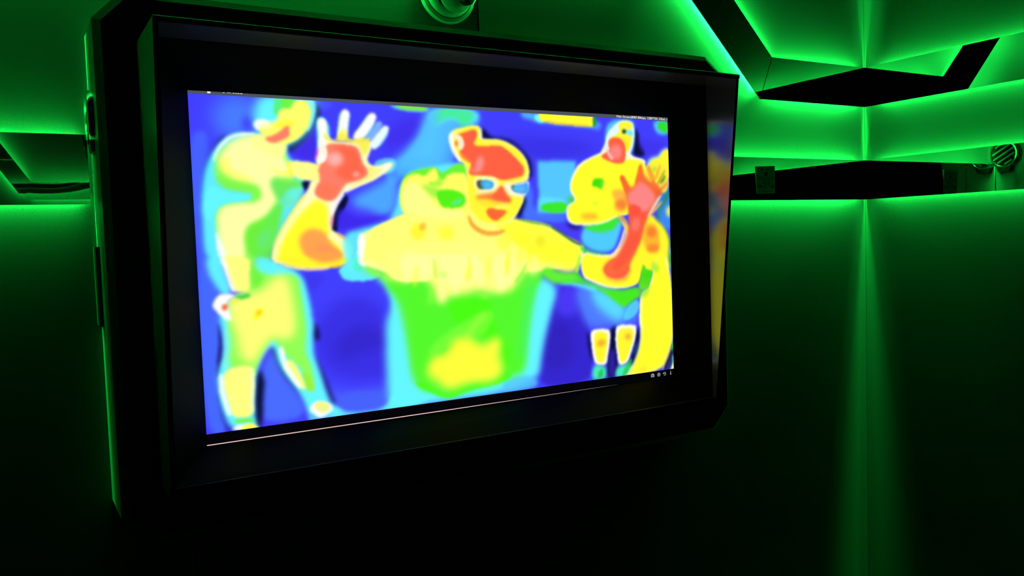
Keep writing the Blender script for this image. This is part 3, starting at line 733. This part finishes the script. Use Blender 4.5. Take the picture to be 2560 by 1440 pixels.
((110,245,60),3.8,2,0.7,(837,413,866,402,894,419,946,427,953,444,908,438,886,449,864,439)),
((255,255,200),2.8,2,1,(965,362,1024,377,1079,377,1088,360,1169,362,1167,429,1158,465,1100,476,1044,468,998,449,968,435)),
((255,255,45),3.3,2,1,(971,368,1024,382,1075,385,1096,360,1178,343,1176,412,1166,455,1154,465,1100,471,1049,462,999,443,969,429)),
((255,150,70),3.7,2,0.8,(1034,425,1039,406,1063,390,1083,382,1096,360,1161,362,1148,395,1134,427,1117,453,1085,454,1053,446)),
((255,98,66),3.3,2,1,(1040,423,1047,407,1067,393,1087,386,1104,360,1161,359,1144,395,1126,427,1109,442,1085,446,1057,440)),
((255,110,85),5.7,0,0.7,(1094,415,1093,420,1090,425,1085,428,1080,430,1074,431,1067,430,1062,427,1058,423,1055,419,1054,413,1055,409,1058,404,1063,401,1068,399,1075,398,1081,399,1086,402,1091,406,1093,410)),
((8,10,45),5.0,2,0.95,(1161,20,1174,37,1177,64,1198,84,1193,105,1150,103,1155,72,1160,47)),
((65,52,240),5.9,2,0.8,(1173,47,1221,56,1279,61,1265,82,1206,105,1176,81)),
((90,215,255),4.1,2,0.9,(1060,28,1077,10,1103,2,1153,3,1161,17,1157,72,1146,99,1058,85)),
((235,255,255),3.3,2,0.95,(1064,44,1085,23,1111,5,1149,5,1159,17,1158,65,1142,96,1154,106,1197,112,1197,129,1045,102,1042,95,1059,68)),
((255,250,60),2.4,2,1,(1102,16,1123,6,1149,9,1155,20,1148,29,1131,38,1152,48,1149,65,1142,82,1129,96,1075,88,1072,57,1093,47,1110,36)),
((110,235,255),2.5,2,0.9,(1123,32,1144,29,1156,37,1152,48,1135,45)),
((35,75,60),2.5,0,1,(1131,36,1130,38,1129,39,1128,41,1125,42,1123,42,1121,42,1119,41,1117,40,1116,38,1116,36,1116,34,1117,33,1119,31,1121,30,1123,30,1126,30,1128,31,1130,32,1131,34)),
((255,235,50),3.7,0,0.7,(1147,53,1146,55,1144,56,1140,57,1135,58,1130,58,1125,58,1120,58,1117,57,1114,56,1113,54,1114,53,1117,51,1120,50,1125,49,1130,49,1136,49,1140,49,1144,50,1147,52)),
((120,210,255),3.1,2,0.3,(929,235,957,222,938,202,939,176,956,140,997,113,1042,95,1045,108,959,156,942,209,941,235,928,261)),
((8,10,45),3.9,2,0.8,(916,277,927,291,962,296,970,295,966,305,931,301)),
((60,215,50),3.5,2,0.9,(925,232,934,215,957,219,953,235)),
((60,235,40),3.6,2,0.95,(970,291,1018,296,1077,270,1102,272,1097,287,1075,310,1034,316,989,308)),
((255,255,200),2.8,2,1,(937,183,952,150,972,126,1009,109,1046,95,1067,84,1142,96,1158,109,1197,112,1207,209,1144,264,1093,272,1051,290,1002,295,946,293,927,281,923,258,929,238,949,232,953,222,940,206)),
((255,255,45),3.2,2,1,(943,183,960,150,980,130,1013,112,1050,102,1074,121,1141,113,1162,113,1197,120,1207,209,1144,264,1085,270,1043,286,1002,290,951,288,933,278,930,258,937,238,957,229,957,219,944,202)),
((65,225,15),2.4,1,1,(1008,189,1017,166,1043,167,1051,172,1042,199,1026,189)),
((150,250,60),3.6,2,0.5,(1039,165,1055,172,1042,202,1038,199)),
((255,185,50),4.7,0,0.9,(1027,271,1026,274,1022,276,1015,278,1007,279,999,280,990,279,982,278,976,275,972,273,971,270,972,267,976,265,983,263,991,261,999,261,1008,262,1016,263,1022,265,1026,268)),
((190,255,50),3.2,0,0.5,(1029,236,1028,237,1027,238,1024,239,1021,239,1018,240,1015,239,1012,239,1010,238,1008,237,1008,235,1008,234,1010,233,1012,232,1015,232,1018,232,1022,232,1025,232,1027,233,1028,234)),
((255,98,66),2.8,2,1,(1072,57,1097,51,1126,61,1127,100,1124,120,1102,127,1074,121,1049,112,1043,105,1054,98,1075,88,1067,74)),
((255,140,140),4.9,0,0.9,(1114,93,1113,100,1110,105,1105,110,1099,113,1092,114,1086,113,1080,110,1076,106,1073,101,1072,94,1074,88,1077,82,1082,78,1087,75,1094,73,1100,74,1106,77,1111,81,1113,87)),
((255,200,200),2.4,2,0.9,(1060,85,1065,103,1078,117,1086,112,1075,99,1065,84)),
((255,225,40),2.9,2,0.7,(1109,56,1130,54,1142,72,1133,96,1128,72)),
((200,255,200),3.4,2,0.9,(1201,119,1219,104,1242,102,1256,83,1283,73,1285,145,1258,153,1201,139)),
((255,250,50),3.0,2,1,(1210,125,1224,109,1246,107,1260,88,1287,76,1289,173,1190,181)),
((255,240,60),3.0,2,0.9,(1193,119,1281,124,1279,202,1247,209,1182,188)),
((185,235,55),2.5,0,0.9,(1236,139,1235,141,1234,143,1232,145,1230,146,1227,147,1224,146,1222,145,1220,144,1219,141,1218,139,1219,137,1220,135,1222,133,1225,132,1227,131,1230,132,1232,133,1234,134,1236,136)),
((250,160,50),3.0,2,0.9,(1199,130,1205,156,1218,177,1234,171,1222,151,1212,127)),
((185,170,40),3.0,2,0.9,(1265,138,1249,158,1235,179,1243,182,1258,161,1269,139)),
((90,140,30),2.6,2,0.9,(1264,155,1253,168,1246,178,1250,180,1262,172,1269,157)),
((250,160,60),3.0,2,0.7,(1248,124,1235,145,1226,166,1236,168,1245,147,1252,125)),
((250,140,60),3.0,2,0.8,(1276,172,1253,188,1234,198,1242,206,1261,195,1279,175)),
((40,140,60),3.9,2,0.7,(1227,272,1255,226,1279,195,1288,195,1287,230,1254,265,1244,300)),
((60,140,250),3.5,2,0.8,(1240,293,1241,258,1269,230,1288,209,1284,315,1262,308)),
((240,235,120),3.5,0,0.9,(1289,260,1288,265,1286,269,1284,273,1280,275,1276,276,1273,275,1270,273,1267,269,1266,265,1265,260,1266,255,1268,251,1270,247,1274,245,1278,245,1281,245,1284,248,1287,251,1288,255)),
((30,140,50),3.5,2,0.9,(1222,279,1244,300,1275,329,1283,365,1274,365,1239,307)),
((60,160,70),3.5,2,0.9,(1262,372,1284,380,1282,434,1265,417)),
((40,130,140),2.6,2,0.8,(1271,386,1284,387,1282,421)),
((255,250,45),3.4,2,1,(1183,271,1214,265,1227,282,1253,300,1273,329,1276,365,1268,393,1276,436,1173,431,1118,421,1163,347)),
((255,255,200),3.0,2,1,(1165,489,1195,477,1213,428,1228,385,1266,393,1273,434,1280,502,1282,626,1261,672,1234,721,1091,724,1116,707,1147,661,1161,615,1159,548)),
((255,255,45),3.4,2,1,(1171,496,1203,477,1218,428,1228,378,1258,386,1265,420,1275,441,1284,516,1282,633,1261,672,1238,718,1108,723,1129,705,1155,661,1169,609,1167,549)),
((255,215,40),5.1,2,0.5,(1149,714,1166,700,1187,712,1166,721)),
((255,225,130),2.6,2,0.8,(1266,655,1252,687,1234,716,1242,719,1260,690,1275,657)),
((255,180,50),5.1,2,0.9,(1191,289,1226,296,1239,321,1242,374,1197,380,1176,341)),
((250,125,45),3.8,0,0.9,(1230,319,1229,324,1226,328,1222,332,1217,334,1212,334,1206,333,1201,331,1198,328,1195,323,1195,318,1196,314,1198,309,1202,306,1207,304,1213,303,1218,304,1223,307,1227,310,1229,314)),
((250,135,45),3.8,0,0.9,(1237,365,1235,369,1232,372,1227,375,1221,376,1215,376,1208,376,1202,374,1198,371,1195,368,1194,364,1195,360,1198,357,1203,354,1209,353,1216,353,1222,353,1228,355,1233,358,1236,362)),
((60,225,30),3.4,2,0.4,(1209,408,1223,402,1240,434,1208,433)),
((80,225,30),3.0,2,1,(1172,422,1180,406,1188,426,1213,429,1206,451,1199,470,1195,480,1165,482,1158,461,1167,449)),
((60,220,20),3.4,0,0.8,(1206,441,1205,443,1203,446,1200,447,1196,448,1192,449,1187,448,1183,447,1180,444,1178,442,1178,439,1178,437,1181,434,1184,433,1188,431,1192,431,1197,432,1201,433,1204,435,1206,438)),
((120,225,60),3.4,2,0.6,(1158,461,1199,474,1194,497,1169,505,1156,501)),
((70,235,30),3.7,2,0.8,(1044,471,1100,483,1162,472,1163,498,1140,504,1110,525,1079,506)),
((25,45,60),3.1,2,0.95,(1282,640,1270,666,1256,692,1238,721,1268,724,1281,719)),
((60,210,60),2.6,2,0.9,(1284,637,1275,649,1270,666,1281,664)),
((45,45,165),3.1,2,0.8,(1247,725,1256,709,1269,694,1274,694,1268,728)),
((90,220,225),2.6,1,0.9,(1274,684,1285,675,1284,709,1275,708)),
((245,255,190),2.6,1,0.95,(1273,708,1285,695,1284,730,1264,727)),
((8,10,45),3.6,2,0.85,(978,583,989,593,995,645,998,678,984,644)),
((8,10,45),3.7,2,0.95,(1052,592,1072,574,1080,588,1075,627,1081,687,1067,725,1039,722,1045,670,1054,632)),
((8,10,45),3.8,2,0.95,(1145,594,1158,588,1161,608,1151,654,1129,696,1113,694,1139,646)),
((55,38,190),3.7,2,0.8,(1054,645,1070,636,1073,686,1063,725,1047,719,1049,677)),
((40,150,170),3.4,2,0.5,(1135,659,1148,627,1156,635,1138,673)),
((70,250,180),3.6,2,0.95,(998,675,1033,685,1040,696,1039,722,988,722)),
((40,190,80),3.2,2,0.8,(1013,699,1029,688,1030,717,1008,718)),
((70,250,180),3.7,2,0.95,(1076,690,1117,688,1129,692,1116,711,1099,725,1067,722)),
((40,205,70),2.9,2,0.8,(1117,678,1134,673,1116,711,1100,722,1092,718)),
((255,255,225),2.8,2,1,(990,585,1009,580,1044,582,1058,589,1055,625,1046,657,1043,680,1029,683,1006,679,998,665,992,619)),
((255,255,225),2.9,2,1,(1076,578,1097,575,1146,579,1149,591,1142,623,1126,659,1115,684,1093,690,1081,684,1078,654,1073,620)),
((255,250,45),2.8,2,1,(1003,594,1017,588,1044,593,1047,611,1042,637,1035,672,1021,676,1008,666,1002,627)),
((255,250,50),2.9,2,1,(1086,589,1104,585,1137,590,1136,620,1120,655,1107,680,1089,683,1084,654,1079,621)),
((245,170,45),3.6,0,0.95,(1040,618,1040,620,1039,623,1037,626,1033,628,1028,629,1024,629,1019,629,1015,628,1012,626,1010,624,1010,621,1011,618,1014,616,1018,614,1022,612,1027,612,1031,612,1035,613,1038,615)),
((245,170,60),3.7,0,0.95,(1128,612,1128,615,1126,617,1124,619,1121,620,1117,620,1114,619,1111,618,1109,615,1108,613,1107,610,1108,608,1109,605,1112,604,1115,603,1118,603,1121,603,1124,605,1126,607,1128,609)),
((255,240,180),2.9,2,0.9,(1101,277,1121,312,1112,339,1081,375,1056,388,1115,387,1143,312)),
((255,230,200),2.5,2,0.9,(1114,304,1105,330,1086,363,1063,380,1066,383,1094,368,1115,333,1121,305)),
((255,170,70),3.7,2,0.8,(1071,202,1100,195,1129,202,1123,253,1102,260,1081,253,1086,226)),
((250,120,50),3.7,2,0.8,(1086,236,1103,222,1128,229,1123,253,1098,253)),
((255,200,60),3.3,2,0.7,(1085,263,1114,270,1135,298,1134,326,1117,305)),
((250,110,45),2.9,2,1,(1102,161,1112,185,1126,213,1149,204,1131,178,1118,155)),
((250,120,45),2.9,2,1,(1172,126,1165,153,1154,186,1183,190,1187,154,1185,126)),
((250,110,55),3.7,2,1,(1117,188,1155,192,1165,161,1187,147,1195,164,1230,181,1252,198,1242,216,1224,244,1200,275,1187,299,1172,347,1140,391,1113,428,1038,424,1047,408,1081,386,1107,359,1130,312,1135,277,1128,243,1121,209)),
((255,85,65),4.2,2,0.85,(1132,250,1180,243,1201,258,1182,296,1168,340,1132,388,1096,420,1063,419,1089,389,1120,346,1139,305)),
((255,135,135),4.6,2,1,(1129,209,1155,195,1169,174,1195,181,1225,209,1229,226,1206,251,1183,264,1154,240,1128,236)),
((255,140,130),5.0,0,0.6,(1171,297,1168,304,1165,309,1160,313,1156,315,1151,315,1147,314,1144,310,1142,305,1141,299,1142,293,1144,287,1148,281,1152,277,1157,275,1161,275,1166,276,1169,280,1171,285,1172,291)),
((255,80,65),3.3,0,0.8,(1175,254,1174,258,1171,262,1166,265,1160,267,1153,267,1146,267,1140,265,1136,261,1133,258,1132,253,1133,249,1136,245,1141,242,1147,240,1154,240,1160,241,1166,243,1171,246,1174,250)),
((255,220,190),2.6,2,0.9,(1250,208,1233,224,1214,248,1197,273,1204,277,1224,253,1242,228,1253,210)),
((255,190,90),3.0,2,0.8,(1251,229,1233,241,1210,262,1218,267,1241,247,1255,231)),
((250,95,50),3.4,0,0.9,(1254,205,1253,208,1251,211,1248,213,1244,214,1240,214,1236,214,1232,213,1229,211,1228,208,1227,205,1228,203,1230,200,1233,198,1237,197,1241,196,1245,197,1249,198,1252,200,1253,202)),
((250,110,50),3.0,2,0.8,(1214,173,1232,198,1245,191,1221,168)),
]
def chaikin(p, n):
    p = np.array(p, float)
    for _ in range(n):
        q = np.roll(p, -1, 0)
        p = np.stack([.75 * p + .25 * q, .25 * p + .75 * q], 1).reshape(-1, 2)
    return p
def soften(m, s):
    if s < .3: return m
    wd = max(1, int(round(math.sqrt(4 * s * s + 1))))
    wd += (wd + 1) % 2
    kk = wd // 2
    for ax in (0, 1):
        for _ in range(3):
            c = np.cumsum(np.pad(m, [(kk + 1, kk) if a == ax else (0, 0) for a in (0, 1)], mode='edge'), ax)
            m = (np.take(c, range(wd, c.shape[ax]), ax) - np.take(c, range(0, c.shape[ax] - wd), ax)) / wd
    return m
def fill(P, x0, y0, wd, ht):
    xs = np.arange(x0, x0 + wd)
    out = np.zeros((ht, wd), np.float64)
    Q = np.roll(P, -1, 0)
    for j in range(ht):
        y = y0 + j + 1e-4
        c = (P[:, 1] <= y) != (Q[:, 1] <= y)
        if c.any():
            xi = np.sort(P[c, 0] + (y - P[c, 1]) * (Q[c, 0] - P[c, 0]) / (Q[c, 1] - P[c, 1]))
            out[j] = np.searchsorted(xi, xs) % 2
    return out
RES = .5
NW, NH = int(1280 * RES) + 1, int(720 * RES) + 1
img = np.ones((NH, NW, 3)) * np.array(PICTURE_BASE, float)
for colr, bl, sm, op, flat in PICTURE:
    s = bl * RES
    p = chaikin(np.array(flat, float).reshape(-1, 2), sm) * RES
    pad = int(3 * s + 2)
    x0, x1 = max(0, int(p[:, 0].min()) - pad), min(NW, int(p[:, 0].max()) + pad + 1)
    y0, y1 = max(0, int(p[:, 1].min()) - pad), min(NH, int(p[:, 1].max()) + pad + 1)
    if x1 <= x0 or y1 <= y0: continue
    m = soften(fill(p, x0 - pad, y0 - pad, x1 - x0 + 2 * pad, y1 - y0 + 2 * pad), s)[pad:-pad, pad:-pad] * op
    img[y0:y1, x0:x1] += (np.array(colr, float) - img[y0:y1, x0:x1]) * m[..., None]
img = np.clip(img / 255, 0, 1)
img = np.where(img <= .04045, img / 12.92, ((img + .055) / 1.055) ** 2.4)
gx, gz = np.meshgrid(np.linspace(-DW / 2, DW / 2, NW), np.linspace(DH / 2, -DH / 2, NH))
co = np.stack([gx, np.zeros_like(gx), gz], -1).reshape(-1, 3)
idx = np.arange(NW * NH).reshape(NH, NW)
quads = np.stack([idx[1:, :-1], idx[1:, 1:], idx[:-1, 1:], idx[:-1, :-1]], -1).reshape(-1, 4)
me = bpy.data.meshes.new('screen')
me.vertices.add(len(co))
me.vertices.foreach_set('co', co.ravel())
me.loops.add(quads.size)
me.loops.foreach_set('vertex_index', quads.ravel().astype(np.int32))
me.polygons.add(len(quads))
me.polygons.foreach_set('loop_start', (np.arange(len(quads)) * 4).astype(np.int32))
me.update(calc_edges=True)
at = me.attributes.new('picture', 'FLOAT_COLOR', 'POINT')
rgba = np.ones((NW * NH, 4), np.float32)
rgba[:, :3] = img.reshape(-1, 3)
at.data.foreach_set('color', rgba.ravel())
me.materials.append(M_PIC)
SCR = bpy.data.objects.new('screen', me)
COL.objects.link(SCR)
SCR.parent = TV
SCR['label'] = 'lit screen with a false-colour thermal view of waving people'

def unit_quad(name, pts, m, o=.0004):
    return MB().add([T(dx(x), dz(y), o) for x, y in pts], [tuple(range(len(pts)))]).build(name, m, SCR, local=True)
unit_quad('title_bar', [(0, -14), (1280, -14), (1280, 0), (0, 0)], M_BAR)
unit_quad('tool_bar', [(0, 720), (1280, 720), (1280, 752), (0, 752)], M_TOOL)
unit_quad('window_border', [(0, 742.7), (1280, 742.7), (1280, 744.5), (0, 744.5)], M_LINE, .0008)
MB().add([T(u, v, -.003) for u, v in ((-.74, -.43), (.74, -.43), (.74, .43), (-.74, .43))], [(0, 1, 2, 3)]).build('screen_back', M_BLACK, TV, local=True)

def caption(body, x, y, hgt, width):
    cu = bpy.data.curves.new('caption', 'FONT')
    cu.body = body
    tmp = bpy.data.objects.new('caption_tmp', cu)
    COL.objects.link(tmp)
    bpy.context.view_layer.update()
    me = bpy.data.meshes.new_from_object(tmp.evaluated_get(bpy.context.evaluated_depsgraph_get()))
    bpy.data.objects.remove(tmp)
    xs = [v.co.x for v in me.vertices]
    sx = width / (max(xs) - min(xs))
    sy = hgt / .70
    mn = min(xs)
    for v in me.vertices:
        X, Y = x + (v.co.x - mn) * sx, y - v.co.y * sy
        v.co = T(dx(X), dz(Y), .0012)
    me.materials.clear()
    me.materials.append(M_TEXT)
    o = bpy.data.objects.new('caption', me)
    COL.objects.link(o)
    o.parent = SCR
    return o
def blocks(name, rects, m):
    b = MB()
    for x0, y0, x1, y1 in rects:
        b.add([T(dx(x), dz(y), .0012) for x, y in ((x0, y1), (x1, y1), (x1, y0), (x0, y0))], [(0, 1, 2, 3)])
    return b.build(name, m, SCR, local=True)
def ring(b, cx, cy, rx, ry, t, a0=0, a1=360, n=28):
    vs, fs = [], []
    for i in range(n + 1):
        a = math.radians(a0 + (a1 - a0) * i / n)
        for q in (1, 1 - t):
            vs.append(T(dx(cx + rx * q * math.cos(a)), dz(cy + ry * q * math.sin(a)), .0012))
    for i in range(n):
        fs.append((2 * i, 2 * i + 2, 2 * i + 3, 2 * i + 1))
    b.add(vs, fs)
def disc(b, cx, cy, rx, ry, n=20):
    b.add([T(dx(cx + rx * math.cos(2 * math.pi * i / n)), dz(cy + ry * math.sin(2 * math.pi * i / n)), .0012) for i in range(n)], [tuple(range(n))])
def poly(b, pts):
    b.add([T(dx(x), dz(y), .0012) for x, y in pts], [tuple(range(len(pts)))])
caption('Main Stream(8087.80kbps, 1280*720, 25fps)', 1099, -2.4, 6.2, 171)
blocks('title_mark', [(38.5, -6.0, 45, -2.6)], M_TEXT)
blocks('title_text', [(70, -6.0, 73, -5.0), (78, -6.2, 86, -5.6), (89.5, -6.2, 93, -5.2), (94.5, -6.2, 97.5, -5.1), (99, -6.2, 103, -5.0), (105, -6.2, 109, -4.9)], M_TEXT)
b_ = MB(); poly(b_, [(1275, -7.6), (1276.2, -7.6), (1278.8, -4.4), (1276.2, -1.2), (1275, -1.2), (1277.4, -4.4)]); b_.build('close_mark', M_TEXT, SCR, local=True)

IX = (1200.7, 1223.4, 1244.9, 1267.3)
b_ = MB()
ring(b_, IX[0], 731.6, 2.9, 2.8, .45)
def rc(x0, y0, x1, y1): return [(IX[0] + x0, y0), (IX[0] + x1, y0), (IX[0] + x1, y1), (IX[0] + x0, y1)]
for q_ in (rc(-6, 728, 6, 729.2), rc(-3.4, 726, 3.4, 728), rc(-6, 734.4, 6, 736), rc(-6, 729.2, -4, 734.4), rc(4, 729.2, 6, 734.4)): poly(b_, q_)
b_.build('camera_icon', M_ICON, SCR, local=True)
b_ = MB(); ring(b_, IX[1], 731.2, 5.8, 5.4, .26); disc(b_, IX[1], 731.2, 2.3, 2.2); b_.build('record_icon', M_ICON, SCR, local=True)
b_ = MB(); ring(b_, IX[2], 731.2, 5.2, 5, .24, -150, 130); poly(b_, [(IX[2] - 7, 728.4), (IX[2] - 1.6, 728), (IX[2] - 4.6, 732)]); poly(b_, [(IX[2] - 1.8, 729.8), (IX[2] + 2.2, 729.8), (IX[2] + .2, 733.2)]); b_.build('playback_icon', M_ICON, SCR, local=True)
b_ = MB(); poly(b_, [(IX[3] - 1, 725.4), (IX[3] + 1, 725.4), (IX[3] + 1, 733), (IX[3] - 1, 733)]); disc(b_, IX[3], 734, 2.2, 2.2); b_.build('thermometer_icon', M_ICON, SCR, local=True)


# ---------------------------------------------------------------- round louvred vents on both sides of the housing
def vent(side, label):
    # centre on the housing side; side -1 = left, +1 = right
    X = C3.x + e3.x * (BL_ if side < 0 else BR_)
    Yc = -.046
    zc = .298
    g = empty('round_vent', (X, Yc, zc))
    bpy.context.view_layer.update()
    tag(g, label, 'vent')
    bk = .002 if side < 0 else .010        # the right one stands further out
    fn = lambda x, y, d: (X + side * (d + (bk if d > .0005 else 0)), Yc + x, zc + y)
    r = .061 if side < 0 else .063
    MB().lathe([(r, 0), (r, .006), (r - .004, .012), (r - .010, .013), (r - .014, .009), (r - .014, .004)], fn, 48, False, False).build('rim', M_CHROME, g)
    MB().lathe([(r - .0135, .001), (r - .0135, .0085 if side < 0 else .004)], fn, 40).build('back_plate', M_VENT_LIT if side < 0 else M_VOID, g)
    ri = r - .0140
    a = math.radians(-30)
    ca, sa = math.cos(a), math.sin(a)
    for i in range(5):
        off = (i - 2) * .0205
        hl = math.sqrt(max(ri * ri - (abs(off) + .005) ** 2, .0001))
        w2 = .0052
        def P(l, t, d):
            return fn(l * ca - t * sa, l * sa + t * ca, d)
        back = [P(-hl, off - w2, .004), P(hl, off - w2, .004), P(hl, off + w2, .004), P(-hl, off + w2, .004)]
        frt = [P(-hl, off - w2 * .5, .011), P(hl, off - w2 * .5, .011), P(hl, off + w2 * .9, .009), P(-hl, off + w2 * .9, .009)]
        MB().prism(back, frt).build('slat', M_SATIN, g)
    # shallow black cup under the rim
    MB().prism([fn(-.034, -.054, .0), fn(.034, -.054, .0), fn(.024, -.076, .0), fn(-.024, -.076, .0)],
               [fn(-.034, -.054, .011), fn(.034, -.054, .011), fn(.024, -.076, .008), fn(-.024, -.076, .008)]).build('clip', M_PLATE, g, bevel=.002)
    return g
vent(-1, 'round louvred vent on the left side of the screen housing')
vent(1, 'round louvred vent on the right side of the screen housing, seen in the right mirror')

# black junction box on the wall beside the housing
XL = C3.x + e3.x * BL_
t = MB().box((XL - .013, -.045, -.166), (XL - .0004, PD + .0074, .014)).build('junction_box', M_PLATE, bevel=.0015)
tag(t, 'flat black junction box low on the left side of the screen housing', 'box')

# ---------------------------------------------------------------- dome camera above the display
DX, DZ = -1.757, .694
PL = PD + .008
DC = empty('dome_camera', (DX, PL, DZ))
bpy.context.view_layer.update()
tag(DC, 'white turret security camera with a black lens above the screen', 'camera')
fd = lambda x, y, d: (DX + x, PL - d, DZ + y)
MB().lathe([(.086, .0), (.086, .004), (.082, .010), (.073, .0125), (.072, .010)], fd, 64, True, False).build('base_ring', M_WHITE, DC)
MB().lathe([(.0715, .008), (.070, .016), (.062, .026), (.053, .029), (.0505, .025)], fd, 64, True, False).build('collar', M_WHITE, DC)
bx, by, br = .010, -.012, .0490
ball = [(br * math.cos(math.radians(a)), .030 + br * math.sin(math.radians(a))) for a in range(-30, 71, 10)]
MB().lathe(ball, lambda x, y, d: fd(x + bx, y + by, d), 48).build('eyeball', M_GREYRING, DC)
ax = Vector((.36, -.92, .02)).normalized()          # the eyeball looks right and out
cc = Vector(fd(bx, by, .030))
s1 = ax.cross(Vector((0, 0, 1))).normalized()
s2 = s1.cross(ax)
MB().lathe([(.0365, .030), (.0365, .0500), (.031, .0535)], lambda x, y, d: tuple(cc + s1 * x + s2 * y + ax * d), 40).build('lens', M_LENS, DC)

# ---------------------------------------------------------------- leaflet on the lower mirror
LQ = [(-.591, .2275), (-.494, .2310), (-.494, .1330), (-.584, .1315)]   # TL TR BR BL
LF = empty('leaflet', (-.54, -.001, .13))
bpy.context.view_layer.update()
tag(LF, 'small printed card on the lower mirror right of the screen', 'leaflet')
def lp(s, t, d=0):
    a = [LQ[0][i] + (LQ[1][i] - LQ[0][i]) * s for i in (0, 1)]
    b = [LQ[3][i] + (LQ[2][i] - LQ[3][i]) * s for i in (0, 1)]
    return (a[0] + (b[0] - a[0]) * t, -d, a[1] + (b[1] - a[1]) * t)
MB().prism([lp(*p, .0006) for p in ((0, 1), (1, 1), (1, 0), (0, 0))], [lp(*p, .0014) for p in ((0, 1), (1, 1), (1, 0), (0, 0))]).build('card', M_PAPER, LF)
def marks(name, rects, m):
    b = MB()
    for s0, t0, s1_, t1 in rects:
        b.add([lp(s0, t1, .0017), lp(s1_, t1, .0017), lp(s1_, t0, .0017), lp(s0, t0, .0017)], [(0, 1, 2, 3)])
    return b.build(name, m, LF)
marks('title_print', [(.24, .10, .42, .145), (.46, .10, .58, .145), (.60, .10, .74, .145)], M_GREYINK)
marks('emblem_print', [(.45, .225, .60, .345)], M_INK)
marks('icon_print', [(.14, .39, .28, .47)], M_GREYINK)
marks('icon_print', [(.80, .39, .93, .49)], M_GREYINK)
marks('flag_print', [(.12, .68, .28, .765)], M_INK)
marks('bar_print', [(.79, .68, .845, .80), (.885, .68, .94, .80)], M_INK)
rows = []
rr = random.Random(3)
for i in range(11):
    t0 = .39 + i * .036
    x = .34
    while x < .70:
        wd = rr.uniform(.04, .11)
        rows.append((x, t0, min(x + wd, .72), t0 + .022))
        x += wd + .015
marks('text_print', rows, M_GREYINK)
marks('footer_print', [(.24, .895, .52, .92), (.55, .895, .80, .92)], M_GREYINK)
